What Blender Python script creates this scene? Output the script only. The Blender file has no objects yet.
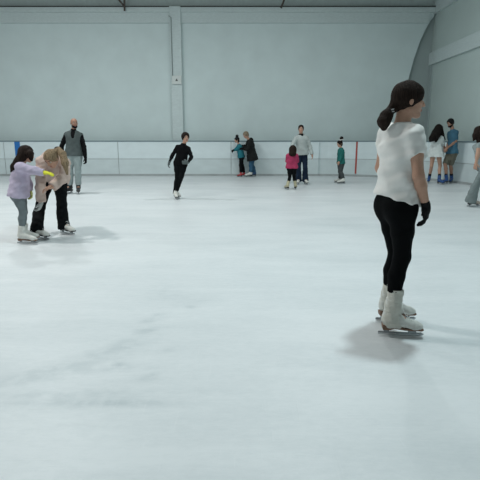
import bpy, math
import numpy as np
from mathutils import Vector

# ------------------------------------------------------------------ camera, light, exposure
sc = bpy.context.scene
COL = sc.collection
CAM_H, PITCH, FOC = 1.37, math.atan(102/480), 480.0
cam_d = bpy.data.cameras.new('camera'); cam = bpy.data.objects.new('camera', cam_d); COL.objects.link(cam)
cam.location = (0, 0, CAM_H); cam.rotation_euler = (math.pi/2-PITCH, 0, 0)
cam_d.sensor_width = 36; cam_d.lens = 36*FOC/480; cam_d.clip_end = 200
sc.camera = cam
sc.view_settings.view_transform = 'Standard'; sc.view_settings.look = 'None'
sc.view_settings.gamma = 1.0; sc.view_settings.exposure = 0.0
w = bpy.data.worlds.new('world'); sc.world = w; w.use_nodes = True
w.node_tree.nodes['Background'].inputs[0].default_value = (.55, .7, .72, 1)
w.node_tree.nodes['Background'].inputs[1].default_value = .2

def area(name, loc, sx, sy, power, col=(.86, 1.0, 1.0)):
    d = bpy.data.lights.new(name, 'AREA'); d.shape = 'RECTANGLE'; d.size = sx; d.size_y = sy
    d.energy = power; d.color = col
    o = bpy.data.objects.new(name, d); o.location = loc; COL.objects.link(o); return o
LAMP = (.93, .985, .985)
WARM, COOL = (1.0, .985, .955), (.80, .97, 1.0)
for (x, y, p, c_) in ((1.75, 4.25, 190, COOL), (-5.0, 5.0, 225, WARM), (-5.0, 11.5, 195, LAMP), (1.9, 11.6, 135, LAMP), (-12, 8, 210, LAMP), (-2.5, -2.5, 25, COOL)):
    sz = .38 if x > 0 else .55
    area('ceiling_lamp', (x, y, 6.75), sz, sz, p, c_)
area('unseen_roof_fill', (-5.5, 7.5, 6.85), 16, 16, 210, LAMP)  # this and the next: broad soft fill light added overhead, out of view
area('unseen_roof_fill', (-3.5, -5, 6.85), 16, 5, 25, COOL)

# ------------------------------------------------------------------ pixel of the photo -> place in the world
cp, sp = math.cos(PITCH), math.sin(PITCH)
def ray(u, v):
    a = (240-v)/FOC
    return np.array([(u-240)/FOC, cp+a*sp, -sp+a*cp])
def at(u, v, Y):
    r = ray(u, v); return np.array([0, 0, CAM_H]) + r*(Y/r[1])
def ground(u, v):
    r = ray(u, v); return np.array([0, 0, CAM_H]) - r*(CAM_H/r[2])

# ------------------------------------------------------------------ materials
MATS = {}
def nodes(name):
    m = bpy.data.materials.new(name); m.use_nodes = True
    return m, m.node_tree, m.node_tree.nodes['Principled BSDF']
def mat(name, col, rough=.7, metal=0., bump=0., scale=60., stretch=(1, 1, 1), var=0., spec=.5, sheen=0., vscale=None):
    if name in MATS: return MATS[name]
    m, nt, b = nodes(name)
    b.inputs['Base Color'].default_value = (*col, 1); b.inputs['Roughness'].default_value = rough
    b.inputs['Metallic'].default_value = metal; b.inputs['Specular IOR Level'].default_value = spec
    b.inputs['Sheen Weight'].default_value = sheen
    tc = nt.nodes.new('ShaderNodeTexCoord'); mp = nt.nodes.new('ShaderNodeMapping')
    mp.inputs['Scale'].default_value = stretch; nt.links.new(tc.outputs['Object'], mp.inputs[0])
    n = nt.nodes.new('ShaderNodeTexNoise'); n.inputs['Scale'].default_value = scale; n.inputs['Detail'].default_value = 4
    nt.links.new(mp.outputs[0], n.inputs['Vector'])
    if bump:
        bp = nt.nodes.new('ShaderNodeBump'); bp.inputs['Strength'].default_value = bump; bp.inputs['Distance'].default_value = .01
        nt.links.new(n.outputs['Fac'], bp.inputs['Height']); nt.links.new(bp.outputs[0], b.inputs['Normal'])
    if var:
        n2 = n
        if vscale:
            n2 = nt.nodes.new('ShaderNodeTexNoise'); n2.inputs['Scale'].default_value = vscale; n2.inputs['Detail'].default_value = 3
            nt.links.new(mp.outputs[0], n2.inputs['Vector'])
        r = nt.nodes.new('ShaderNodeValToRGB')
        r.color_ramp.elements[0].position = .3; r.color_ramp.elements[1].position = .7
        r.color_ramp.elements[0].color = (*[c*(1-var) for c in col], 1)
        r.color_ramp.elements[1].color = (*[min(1, c*(1+var)) for c in col], 1)
        nt.links.new(n2.outputs['Fac'], r.inputs[0]); nt.links.new(r.outputs[0], b.inputs['Base Color'])
    MATS[name] = m; return m
def fabric(name, col, var=.12, bump=.35, scale=45): return mat(name, col, .85, 0, bump, scale, (1, 1, 1), var, .25, .0, 12)
def hairmat(name, col): return mat(name, col, .7, 0, .9, 10, (14, 14, 1.2), .5, .10)
SKIN = mat('skin', (.52, .30, .215), .5, 0, .08, 90, var=.05, spec=.35)
SKIN_TAN = mat('skin_tan', (.36, .20, .14), .5, 0, .08, 90, var=.05, spec=.35)
LIPS = mat('lips', (.38, .14, .12), .45); BROW = mat('brow_hair', (.05, .035, .03), .7)
EYE_W = mat('eye_white', (.42, .40, .38), .3); EYE_D = mat('iris_dark', (.03, .02, .015), .1)
DARK_HAIR = hairmat('dark_brown_hair', (.012, .009, .008)); BROWN_HAIR = hairmat('brown_hair', (.022, .014, .011))
BLOND_HAIR = hairmat('ash_blond_hair', (.26, .19, .12)); BLACK_HAIR = hairmat('black_hair', (.010, .010, .011))
STEEL = mat('blade_steel', (.55, .57, .58), .25, 1.0)
DARK_STEEL = mat('blade_holder_steel', (.25, .27, .28), .35, .9)
SOLE_B = mat('brown_sole_leather', (.20, .11, .07), .6); SOLE_K = mat('black_sole', (.02, .02, .022), .5)
BOOT_W = mat('white_boot_leather', (.66, .66, .62), .5, 0, .15, 40, var=.06)

# ------------------------------------------------------------------ solid shapes as distance fields, meshed by surface nets
def nrm(v):
    v = np.asarray(v, float); return v/(np.linalg.norm(v)+1e-9)
class Shape:
    def __init__(s): s.ops = []; s.lo = np.full(3, 1e9); s.hi = np.full(3, -1e9)
    def _add(s, fn, lo, hi, k):
        lo = np.asarray(lo)-k-.01; hi = np.asarray(hi)+k+.01
        s.ops.append(('add', fn, lo, hi, k)); s.lo = np.minimum(s.lo, lo); s.hi = np.maximum(s.hi, hi); return s
    def cone(s, a, b, ra, rb, k=.02, ax=None, fac=1., flat=0):
        """tapered limb; cross-section widened by fac along ax; flat = 1 cuts the far end square, 3 cuts both"""
        a = np.asarray(a, float); b = np.asarray(b, float); ba = b-a; L2 = ba@ba+1e-12; n = nrm(ba)
        if ax is not None: ax = nrm(np.asarray(ax)-n*(np.asarray(ax)@n))
        def fn(P):
            q = P-a; t = np.clip((q@ba)/L2, 0, 1); r = q-t[..., None]*ba
            if ax is not None:
                c = r@ax; r = r-(c*(1-1/fac))[..., None]*ax
            d = np.sqrt((r*r).sum(-1))-(ra+(rb-ra)*t)
            if flat & 1: d = np.maximum(d, (P-b)@n)
            if flat & 2: d = np.maximum(d, (a-P)@n)
            return d
        m = max(ra, rb)*max(1, fac)
        return s._add(fn, np.minimum(a, b)-m, np.maximum(a, b)+m, k)
    def chain(s, pts, radii, k=.015, ax=None, fac=1.):
        for i in range(len(pts)-1): s.cone(pts[i], pts[i+1], radii[i], radii[i+1], k, ax, fac)
        return s
    def _ell(s, c, R, rad):
        c = np.asarray(c, float); R = np.array(R); rad = np.asarray(rad, float)
        def fn(P):
            q = (P-c)@R.T
            k0 = np.sqrt(((q/rad)**2).sum(-1))+1e-9; k1 = np.sqrt(((q/rad**2)**2).sum(-1))+1e-9
            return k0*(k0-1)/k1
        return fn
    def ell(s, c, R, rad, k=.02):
        m = max(rad); c = np.asarray(c, float)
        ext = np.sqrt(((np.array(R).T*np.asarray(rad))**2).sum(1))
        return s._add(s._ell(c, R, rad), c-ext, c+ext, k)
    def sub_ell(s, c, R, rad, k=.01): s.ops.append(('sub', s._ell(c, R, rad), None, None, k)); return s
    def cut(s, p, n):
        p = np.asarray(p, float); n = nrm(n); s.ops.append(('cut', lambda P: (P-p)@n, None, None, 0)); return s
    def disp(s, fn): s.ops.append(('disp', fn, None, None, 0)); return s
    def mesh(s, h):
        lo = s.lo-2*h; n = np.ceil((s.hi+2*h-lo)/h).astype(int)+1
        F = np.full(n, 1e2, dtype=np.float32)
        ax = [lo[i]+h*np.arange(n[i]) for i in range(3)]
        def box(l, hh):
            i0 = np.clip(np.floor((l-lo)/h).astype(int), 0, n-1); i1 = np.clip(np.ceil((hh-lo)/h).astype(int)+1, 1, n)
            sl = tuple(slice(i0[i], i1[i]) for i in range(3))
            P = np.stack(np.meshgrid(*[ax[i][sl[i]] for i in range(3)], indexing='ij'), -1)
            return sl, P
        for op, fn, l, hh, k in s.ops:
            if op == 'add':
                sl, P = box(l, hh); d = fn(P); f = F[sl]
                if k > 0:
                    m = np.maximum(k-np.abs(f-d), 0)/k; F[sl] = np.minimum(f, d)-m*m*k*.25
                else: F[sl] = np.minimum(f, d)
            else:
                msk = np.argwhere(np.abs(F) < .2)
                if not len(msk): continue
                ix = tuple(msk.T); P = lo+h*msk; f = F[ix]; d = fn(P)
                if op == 'cut': F[ix] = np.maximum(f, d)
                elif op == 'disp': F[ix] = f+d
                elif op == 'sub':
                    d = -d; m = np.maximum(k-np.abs(f-d), 0)/k; F[ix] = np.maximum(f, d)+m*m*k*.25
        return surface_net(F, lo, h)

CORN = np.array([(i, j, k) for i in (0, 1) for j in (0, 1) for k in (0, 1)])
EDG = [(a, b) for a in range(8) for b in range(a+1, 8) if np.abs(CORN[a]-CORN[b]).sum() == 1]
def surface_net(F, lo, h):
    I = F < 0; nx, ny, nz = F.shape
    c = np.zeros((nx-1, ny-1, nz-1), np.int8)
    for (i, j, k) in CORN: c += I[i:nx-1+i, j:ny-1+j, k:nz-1+k]
    cells = np.argwhere((c > 0) & (c < 8))
    vals = np.stack([F[tuple((cells+o).T)] for o in CORN], 1)
    acc = np.zeros((len(cells), 3)); cnt = np.zeros(len(cells))
    for a, b in EDG:
        fa, fb = vals[:, a], vals[:, b]; m = (fa < 0) != (fb < 0)
        t = np.where(m, fa/np.where(m, fa-fb, 1), 0)
        acc += np.where(m[:, None], CORN[a]+(CORN[b]-CORN[a])*t[:, None], 0); cnt += m
    V = lo+h*(cells+acc/cnt[:, None])
    ids = np.full(c.shape, -1, np.int64); ids[tuple(cells.T)] = np.arange(len(cells))
    Q = []
    for d in range(3):
        e1, e2 = [x for x in range(3) if x != d]
        s0 = [slice(1, -1)]*3; s1 = [slice(1, -1)]*3
        s0[d] = slice(0, -1); s1[d] = slice(1, None)
        A = I[tuple(s0)]; B = I[tuple(s1)]
        e = np.argwhere(A != B)
        if not len(e): continue
        base = e.copy(); base[:, e1] += 1; base[:, e2] += 1
        ins = A[tuple(e.T)]
        def g(o1, o2):
            x = base.copy(); x[:, e1] += o1; x[:, e2] += o2; return ids[tuple(x.T)]
        q = np.stack([g(-1, -1), g(0, -1), g(0, 0), g(-1, 0)], 1)
        flip = ins if d != 1 else ~ins
        q[~flip] = q[~flip][:, ::-1]
        Q.append(q)
    Q = np.concatenate(Q); Q = Q[(Q >= 0).all(1)]
    # light smoothing
    n = len(V); s = np.zeros_like(V); k = np.zeros(n)
    for i in range(4):
        a, b = Q[:, i], Q[:, (i+1) % 4]
        for ax_ in range(3): s[:, ax_] += np.bincount(a, V[b, ax_], n)+np.bincount(b, V[a, ax_], n)
        k += np.bincount(a, minlength=n)+np.bincount(b, minlength=n)
    V = V*.5+.5*s/np.maximum(k, 1)[:, None]
    return V, Q

def link(name, me, parent=None, mats=(), smooth=True):
    o = bpy.data.objects.new(name, me); COL.objects.link(o)
    for m in mats: me.materials.append(m)
    if smooth: me.polygons.foreach_set('use_smooth', [True]*len(me.polygons))
    if parent: o.parent = parent
    return o
def from_shape(name, S, vox, base, parent, mats, matfn=None):
    V, Q = S.mesh(vox)
    me = bpy.data.meshes.new(name)
    me.vertices.add(len(V)); me.vertices.foreach_set('co', (V-base).astype(np.float32).ravel())
    me.loops.add(Q.size); me.loops.foreach_set('vertex_index', Q.ravel().astype(np.int32))
    me.polygons.add(len(Q)); me.polygons.foreach_set('loop_start', np.arange(0, Q.size, 4, dtype=np.int32))
    me.update(calc_edges=True); me.validate()
    o = link(name, me, parent, mats)
    if matfn is not None and len(me.polygons) == len(Q):
        me.polygons.foreach_set('material_index', matfn(V[Q].mean(1)).astype(np.int32))
    return o
class MB:
    """boxes, prisms and tubes gathered into one mesh"""
    def __init__(s): s.v = []; s.f = []
    def box(s, lo, hi):
        x0, y0, z0 = lo; x1, y1, z1 = hi
        return s.prism([(x0, y0), (x1, y0), (x1, y1), (x0, y1)], z0, z1)
    def prism(s, pts, z0, z1):
        n = len(pts); b = len(s.v)
        s.v += [(x, y, z0) for x, y in pts]+[(x, y, z1) for x, y in pts]
        s.f += [tuple(b+i for i in range(n))[::-1], tuple(b+n+i for i in range(n))]
        s.f += [(b+i, b+(i+1) % n, b+n+(i+1) % n, b+n+i) for i in range(n)]; return s
    def slab(s, pts, o, e1, e2, nrm_, th):
        """polygon pts in the plane (e1,e2) at o, thickness th along nrm_"""
        o, e1, e2, n_ = map(np.asarray, (o, e1, e2, nrm_)); n = len(pts); b = len(s.v)
        for sgn in (-.5, .5): s.v += [tuple(o+e1*p+e2*q+n_*th*sgn) for p, q in pts]
        s.f += [tuple(b+i for i in range(n))[::-1], tuple(b+n+i for i in range(n))]
        s.f += [(b+i, b+(i+1) % n, b+n+(i+1) % n, b+n+i) for i in range(n)]; return s
    def tube(s, pts, r, seg=8):
        pts = [Vector(p) for p in pts]; rings = []
        for i, p in enumerate(pts):
            d = (pts[min(i+1, len(pts)-1)]-pts[max(i-1, 0)]).normalized()
            a = d.orthogonal().normalized() if i == 0 else (rings_a-d*rings_a.dot(d)).normalized()
            rings_a = a; c = d.cross(a); b = len(s.v)
            s.v += [tuple(p+(a*math.cos(t)+c*math.sin(t))*r) for t in [2*math.pi*j/seg for j in range(seg)]]
            rings.append(b)
        for b0, b1 in zip(rings, rings[1:]):
            s.f += [(b0+j, b0+(j+1) % seg, b1+(j+1) % seg, b1+j) for j in range(seg)]
        s.f += [tuple(rings[0]+j for j in range(seg))[::-1], tuple(rings[-1]+j for j in range(seg))]
        return s
    def sphere(s, c, r, n=12):
        b = len(s.v); c = np.asarray(c)
        for i in range(n+1):
            for j in range(2*n):
                t = math.pi*i/n; p = math.pi*j/n
                s.v.append(tuple(c+r*np.array([math.sin(t)*math.cos(p), math.sin(t)*math.sin(p), math.cos(t)])))
        for i in range(n):
            for j in range(2*n):
                s.f.append((b+i*2*n+j, b+(i+1)*2*n+j, b+(i+1)*2*n+(j+1) % (2*n), b+i*2*n+(j+1) % (2*n)))
        return s
    def build(s, name, m, parent=None, base=(0, 0, 0), smooth=False, bevel=0):
        me = bpy.data.meshes.new(name); bs = np.asarray(base)
        me.from_pydata([tuple(np.asarray(v)-bs) for v in s.v], [], s.f); me.validate(); me.update()
        o = link(name, me, parent, m if isinstance(m, (list, tuple)) else [m], smooth)
        if bevel:
            b = o.modifiers.new('bevel', 'BEVEL'); b.width = bevel; b.segments = 2
        return o
def struct(o): o['kind'] = 'structure'; return o
def tag(o, label, cat, group=None):
    o['label'] = label; o['category'] = cat
    if group: o['group'] = group
    return o
def empty(name, loc, label, cat, group=None):
    o = bpy.data.objects.new(name, None); o.location = tuple(loc); o.empty_display_size = .2; COL.objects.link(o)
    return tag(o, label, cat, group)

# ------------------------------------------------------------------ the hall
def N(nt, t, **kw):
    n = nt.nodes.new('ShaderNode'+t)
    for k, v in kw.items(): setattr(n, k, v)
    return n
def ice_material():
    m, nt, b = nodes('ice'); L = nt.links.new
    tc = N(nt, 'TexCoord')
    def noise(scale, stretch=(1, 1, 1), rot=0, detail=4, rough=.5, dist=0):
        mp = N(nt, 'Mapping'); mp.inputs['Scale'].default_value = stretch; mp.inputs['Rotation'].default_value = (0, 0, rot)
        L(tc.outputs['Object'], mp.inputs[0]); n = N(nt, 'TexNoise')
        n.inputs['Scale'].default_value = scale; n.inputs['Detail'].default_value = detail
        n.inputs['Roughness'].default_value = rough; n.inputs['Distortion'].default_value = dist
        L(mp.outputs[0], n.inputs['Vector']); return n.outputs['Fac']
    def math_(op, a, b_=None, clamp=False):
        n = N(nt, 'Math', operation=op); n.use_clamp = clamp
        for i, x in enumerate((a, b_)):
            if x is None: continue
            if isinstance(x, (int, float)): n.inputs[i].default_value = x
            else: L(x, n.inputs[i])
        return n.outputs[0]
    def ramp(x, a, b_):
        n = N(nt, 'MapRange'); n.inputs['From Min'].default_value = a; n.inputs['From Max'].default_value = b_
        L(x, n.inputs['Value']); n.clamp = True; return n.outputs[0]
    big = noise(.55, (1, 1.6, 1), .2, 3)
    streak = noise(1.3, (.45, 1.9, 1), .12, 6, .65, .5)
    fine = noise(19, (.6, 1.3, 1), .1, 8, .8)
    scr = [ramp(noise(6, st, r, 5, .7), .60, .70) for st, r in (((.35, 7, 1), .35), ((.3, 8, 1), -.5), ((7, .35, 1), .15))]
    scratch = math_('ADD', math_('ADD', scr[0], scr[1]), scr[2])
    # soft dark streaks near left, and worn wet smudges on the ice, at their own places
    ice_marks = None
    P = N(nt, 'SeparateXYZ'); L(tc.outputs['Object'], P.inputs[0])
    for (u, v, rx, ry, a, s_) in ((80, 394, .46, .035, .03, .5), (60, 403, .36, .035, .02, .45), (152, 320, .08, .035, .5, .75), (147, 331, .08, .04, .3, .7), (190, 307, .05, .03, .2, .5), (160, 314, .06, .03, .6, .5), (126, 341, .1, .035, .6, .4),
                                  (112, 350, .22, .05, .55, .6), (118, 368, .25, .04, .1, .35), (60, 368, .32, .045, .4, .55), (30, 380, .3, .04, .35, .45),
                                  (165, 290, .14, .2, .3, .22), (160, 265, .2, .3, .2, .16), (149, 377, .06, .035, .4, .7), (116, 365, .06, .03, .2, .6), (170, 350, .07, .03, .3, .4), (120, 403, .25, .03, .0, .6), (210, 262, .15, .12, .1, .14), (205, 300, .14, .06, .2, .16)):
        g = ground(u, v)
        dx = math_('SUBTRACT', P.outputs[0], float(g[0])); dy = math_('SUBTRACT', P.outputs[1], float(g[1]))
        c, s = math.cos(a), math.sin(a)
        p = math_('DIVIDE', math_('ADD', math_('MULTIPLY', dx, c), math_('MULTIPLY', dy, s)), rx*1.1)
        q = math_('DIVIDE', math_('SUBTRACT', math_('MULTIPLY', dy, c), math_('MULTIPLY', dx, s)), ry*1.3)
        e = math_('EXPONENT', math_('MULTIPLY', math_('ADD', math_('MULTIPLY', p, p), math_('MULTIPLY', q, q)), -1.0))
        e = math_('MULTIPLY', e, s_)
        ice_marks = e if ice_marks is None else math_('ADD', ice_marks, e)
    ice_marks = math_('MULTIPLY', ice_marks, ramp(noise(9, detail=5), .25, .55))
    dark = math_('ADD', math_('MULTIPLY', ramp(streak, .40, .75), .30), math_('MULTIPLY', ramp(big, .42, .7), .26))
    dark = math_('ADD', dark, math_('MULTIPLY', ice_marks, .85))
    dark = math_('ADD', dark, math_('MULTIPLY', math_('SUBTRACT', fine, .5), .75))
    dark = math_('SUBTRACT', dark, math_('MULTIPLY', scratch, .10), True)
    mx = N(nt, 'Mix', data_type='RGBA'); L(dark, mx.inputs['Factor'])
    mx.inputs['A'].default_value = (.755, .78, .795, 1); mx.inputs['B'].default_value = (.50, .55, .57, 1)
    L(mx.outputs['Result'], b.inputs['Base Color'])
    L(math_('ADD', math_('MULTIPLY', fine, .25), .28), b.inputs['Roughness'])
    b.inputs['Specular IOR Level'].default_value = .35
    bp = N(nt, 'Bump'); bp.inputs['Strength'].default_value = .22; bp.inputs['Distance'].default_value = .004
    L(math_('ADD', fine, math_('MULTIPLY', scratch, .7)), bp.inputs['Height']); L(bp.outputs[0], b.inputs['Normal'])
    return m
def wall_material(name, col, freq, axis='X', amp=.12, ribvar=.05):
    """coated sheet cladding: fine ribs, faint blotches"""
    m, nt, b = nodes(name); L = nt.links.new
    tc = N(nt, 'TexCoord'); wv = N(nt, 'TexWave', wave_type='BANDS', bands_direction=axis)
    wv.inputs['Scale'].default_value = freq; wv.inputs['Distortion'].default_value = .3; L(tc.outputs['Object'], wv.inputs['Vector'])
    n = N(nt, 'TexNoise'); n.inputs['Scale'].default_value = .9; n.inputs['Detail'].default_value = 5; L(tc.outputs['Object'], n.inputs['Vector'])
    mx = N(nt, 'Mix', data_type='RGBA'); L(n.outputs['Fac'], mx.inputs['Factor'])
    mx.inputs['A'].default_value = (*[c*(1-amp) for c in col], 1); mx.inputs['B'].default_value = (*[c*(1+amp) for c in col], 1)
    m2 = N(nt, 'Mix', data_type='RGBA', blend_type='MULTIPLY'); m2.inputs['Factor'].default_value = ribvar*4
    L(mx.outputs['Result'], m2.inputs['A']); L(wv.outputs['Fac'], m2.inputs['B']); L(m2.outputs['Result'], b.inputs['Base Color'])
    bp = N(nt, 'Bump'); bp.inputs['Strength'].default_value = .25; bp.inputs['Distance'].default_value = .01
    L(wv.outputs['Fac'], bp.inputs['Height']); L(bp.outputs[0], b.inputs['Normal']); b.inputs['Roughness'].default_value = .75
    return m
BY = 18.6        # back wall
RX = float(at(431, 60, BY)[0])   # right wall
LX, FY, CZ = -19.0, -13.0, 7.0
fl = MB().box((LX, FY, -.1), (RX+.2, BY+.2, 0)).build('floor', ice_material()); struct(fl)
M_BACK = wall_material('ribbed_sheet_back', (.42, .49, .485), 14, 'Z')
M_RIGHT = wall_material('ribbed_sheet_right', (.60, .70, .68), 9, 'Y', .08, .06)
M_CLAD = mat('coated_cladding', (.64, .735, .735), .7, 0, .25, 120, var=.04, vscale=1.3)
M_BAND = mat('painted_beam', (.60, .68, .68), .65, 0, .5, 9, (1, 1, 3), .05)
M_SIDE = mat('plain_wall', (.50, .55, .55), .8)
M_CEIL = mat('roof_deck', (.30, .33, .32), .8, var=.05)
struct(MB().box((LX, BY, 0), (RX, BY+.2, CZ)).build('wall_back', M_BACK))
struct(MB().box((RX, FY, 0), (RX+.2, BY+.2, CZ)).build('wall_right', M_RIGHT))
struct(MB().box((LX-.2, FY, 0), (LX, BY+.2, CZ)).build('wall_left', M_SIDE))
struct(MB().box((LX, FY-.2, 0), (RX, FY, CZ)).build('wall_front', M_SIDE))
struct(MB().box((LX, FY, CZ), (RX, BY, CZ+.2)).build('ceiling', M_CEIL))

# cladding sheets in front of the back wall, the right one with a curved free edge
CY = BY-.16
def clad(name, outline):
    m = MB(); m.slab([(p[0], p[2]) for p in outline], (0, CY, 0), (1, 0, 0), (0, 0, 1), (0, 1, 0), .05)
    return struct(m.build(name, M_CLAD))
zt = at(240, 10, CY)[2]
xc = [at(176, 60, CY)[0], at(180, 60, CY)[0]]
edge = [at(u, v, CY) for u, v in ((434, 16), (429.5, 22), (425, 30), (420, 41), (414, 58), (408, 80), (402, 104), (397, 128), (393, 150), (390, 172))]
zb = .02
edge[-1][2] = zb
tl = at(434, 12, CY)
clad('wall_back.cladding_left', [(LX, 0, zb), (xc[0], 0, zb), (xc[0], 0, zt), (LX, 0, zt)])
clad('wall_back.cladding_right', [(xc[1], 0, zb)]+[tuple(e) for e in edge[::-1]]+[(tl[0], 0, zt), (xc[1], 0, zt)])
# column, wall beam with two steps, shadow-gap line
ztop, zmid, zlow = at(240, 8, CY)[2], at(240, 13, CY)[2], at(240, 23.5, CY)[2]
xr = at(434.5, 10, CY)[0]
cx0, cx1 = at(172.7, 138, BY-.35)[0], at(183.5, 138, BY-.35)[0]
struct(MB().box((cx0, BY-.34, 0), (cx1, BY, ztop+.02)).build('trim_1', M_BAND, bevel=.01))
struct(MB().box((cx0-.05, BY-.24, 0), (cx0-.003, BY, ztop)).build('trim_2', M_BAND))
t = MB().box((LX, BY-.26, zlow), (at(429.5, 20, BY-.26)[0], BY, zmid)); t.box((LX, BY-.30, zmid), (xr, BY, ztop))
struct(t.build('trim_3', M_BAND, bevel=.008))
M_GAP_SHADE = mat('shadow_gap_dark', (.06, .065, .062), .7)
struct(MB().box((LX, BY-.33, ztop), (xr, BY, ztop+.03)).build('trim_4', M_GAP_SHADE))  # dark strip coloured to stand for the shadow gap above the beam
M_UP = mat('upper_sheeting', (.58, .66, .65), .75, 0, .2, 10, var=.05)
struct(MB().box((LX, BY-.05, ztop+.05), (xr, BY-.002, CZ)).build('trim_5', M_UP))
# right wall: mid beam and top beam
def zr(u, v): # height on right wall plane for a pixel
    r = ray(u, v); k = RX/r[0]; return CAM_H+r[2]*k
z1, z0 = zr(460, 40.5), zr(460, 54.5)
struct(MB().box((RX-.09, FY, z0), (RX, BY-.001, z1)).build('trim_6', M_BAND, bevel=.005))
struct(MB().box((RX-.10, FY, zr(450, 5.5)), (RX, BY-.001, CZ)).build('trim_7', M_BAND, bevel=.005))
struct(MB().box((RX-.05, BY-.30, 0), (RX, BY-.001, z0)).build('trim_8', mat('corner_post', (.40, .47, .47), .7)))

# hanging roof braces
M_RUST = mat('brace_steel', (.10, .085, .075), .7, .3, var=.2)
def brace(pts, label):
    o = empty('roof_brace', pts[0][0], label, 'brace', 'roof braces')
    for a, b in pts: MB().tube([a, b], .035).build('strut', M_RUST, o, pts[0][0], True)
    return o
yb = BY-.42
brace([(at(124.5, 11, yb), at(124.5, -12, yb)), (at(124.3, 6.5, yb), at(112, -9, yb))], 'rusty steel brace dangling from the roof left of the column')
brace([(at(281, 8, yb), at(288, -10, yb))], 'slim slanted steel brace at the roof right of the column')

# box and conduit on the column
bxc = at(176.8, 80, BY-.36)
o = empty('junction_box', bxc, 'small white box with a dark symbol fixed to the wall column', 'box')
MB().box((bxc[0]-.17, BY-.40, bxc[2]-.15), (bxc[0]+.17, BY-.341, bxc[2]+.15)).build('housing', mat('white_plastic', (.66, .70, .68), .5), o, bxc, bevel=.01)
m = MB().slab([(-.05, -.04), (.05, -.04), (0, .055)], (bxc[0], BY-.402, bxc[2]), (1, 0, 0), (0, 0, 1), (0, 1, 0), .006)
m.build('symbol', mat('dark_print', (.07, .08, .08), .6), o, bxc)
z_c = at(172, 20, BY)[2]
cd = MB().tube([(cx0+.06, BY-.36, bxc[2]+.15), (cx0+.06, BY-.36, z_c), (cx0-.02, BY-.37, z_c+.06)], .018).build('conduit', mat('conduit_grey', (.30, .35, .35), .6), smooth=True)
tag(cd, 'thin grey conduit running up the column from the white box', 'pipe')

# ------------------------------------------------------------------ rink boards
BH = 1.240
R0, CXb, CYb = 4.0, 2.85, 13.85
def board_path():
    pts = [(-18.0, CYb+R0)]
    for u in (4, 118, 231, 319): pts.append((at(u, 150, CYb+R0)[0], CYb+R0))
    for i in range(0, 19):
        a = math.pi/2*(1-i/18); pts.append((CXb+R0*math.cos(a), CYb+R0*math.sin(a)))
    pts += [(CXb+R0, y) for y in (11.5, 8, 4, 0, -4, -8)]
    return pts
bp_ = board_path()
def offset_path(pts, d):
    out = []
    for i, p in enumerate(pts):
        a = np.array(pts[max(i-1, 0)]); b = np.array(pts[min(i+1, len(pts)-1)]); t = (b-a)/np.linalg.norm(b-a)
        out.append((p[0]-t[1]*d, p[1]+t[0]*d))
    return out
def wall_strip(pts, z0, z1, d0, d1):
    m = MB(); A = offset_path(pts, d0); B = offset_path(pts, d1)
    for i in range(len(pts)-1):
        b = len(m.v)
        m.v += [(*A[i], z0), (*A[i+1], z0), (*B[i+1], z0), (*B[i], z0), (*A[i], z1), (*A[i+1], z1), (*B[i+1], z1), (*B[i], z1)]
        m.f += [(b, b+1, b+5, b+4), (b+2, b+3, b+7, b+6), (b+4, b+5, b+6, b+7), (b+3, b+2, b+1, b)]
        if i == 0: m.f.append((b, b+4, b+7, b+3))
        if i == len(pts)-2: m.f.append((b+1, b+2, b+6, b+5))
    return m
# panels are the stretches between seams
M_BOARD = mat('board_plastic', (.76, .85, .87), .42, 0, .05, 2, (1, 1, 2), .035)
M_BOARD2 = mat('board_lower_plastic', (.66, .74, .75), .45, 0, .05, 2, (1, 1, 2), .05)
M_CAP = mat('cap_rail_grey_blue', (.17, .24, .27), .5); M_KICK = mat('kick_plate', (.40, .43, .43), .6, var=.12, scale=3)
rb = empty('rink_boards', (bp_[2][0], bp_[2][1], 0), 'white rink boards with a dark top rail ringing the ice', 'boards')
rbb = (bp_[2][0], bp_[2][1], 0)
cuts = [0, 1, 2, 3, 4, 9, 14, 19, 24, 25, 26, 27, 28, 29]
ZM = .62
for a, b in zip(cuts, cuts[1:]):
    seg = list(bp_[a:b+1])
    def shrink(sg):
        sg = [np.array(p, float) for p in sg]
        d0 = (sg[1]-sg[0]); d1 = sg[-2]-sg[-1]
        sg[0] = sg[0]+d0/np.linalg.norm(d0)*.012; sg[-1] = sg[-1]+d1/np.linalg.norm(d1)*.012
        return [tuple(p) for p in sg]
    sg = shrink(seg)
    wall_strip(sg, ZM+.008, BH, 0, .07).build('upper_panel', M_BOARD, rb, rbb)
    wall_strip(sg, .07, ZM-.008, 0, .07).build('lower_panel', M_BOARD2, rb, rbb)
wall_strip(bp_, 0, .07, -.008, .07).build('kick_plate', M_KICK, rb, rbb)
wall_strip(bp_, .02, BH-.01, .02, .06).build('backing', M_KICK, rb, rbb)
wall_strip(bp_, BH, BH+.035, -.02, .11).build('cap_rail', M_CAP, rb, rbb)
def board_mark(u, wid, col, name, z0, z1):
    c = at(u, 150, CYb+R0)
    if c[0] > CXb: # on the rounded corner
        th = math.atan2(0, 1)
        for th_ in np.linspace(0, math.pi/2, 400):
            X, Y = CXb+R0*math.cos(th_), CYb+R0*math.sin(th_)
            if abs(240+480*X/(Y*cp+.2*sp)-u) < .6: th = th_
        pts = [(CXb+R0*math.cos(t_), CYb+R0*math.sin(t_)) for t_ in (th+wid/2/R0, th-wid/2/R0)]
    else: pts = [(c[0]-wid/2, CYb+R0), (c[0]+wid/2, CYb+R0)]
    wall_strip(pts, z0, z1, -.006, .004).build(name, mat(name, col, .5), rb, rbb)
board_mark(17.7, .20, (.02, .17, .50), 'blue_line', .10, BH)
board_mark(357.2, .06, (.42, .06, .045), 'red_line', .10, BH)

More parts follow.
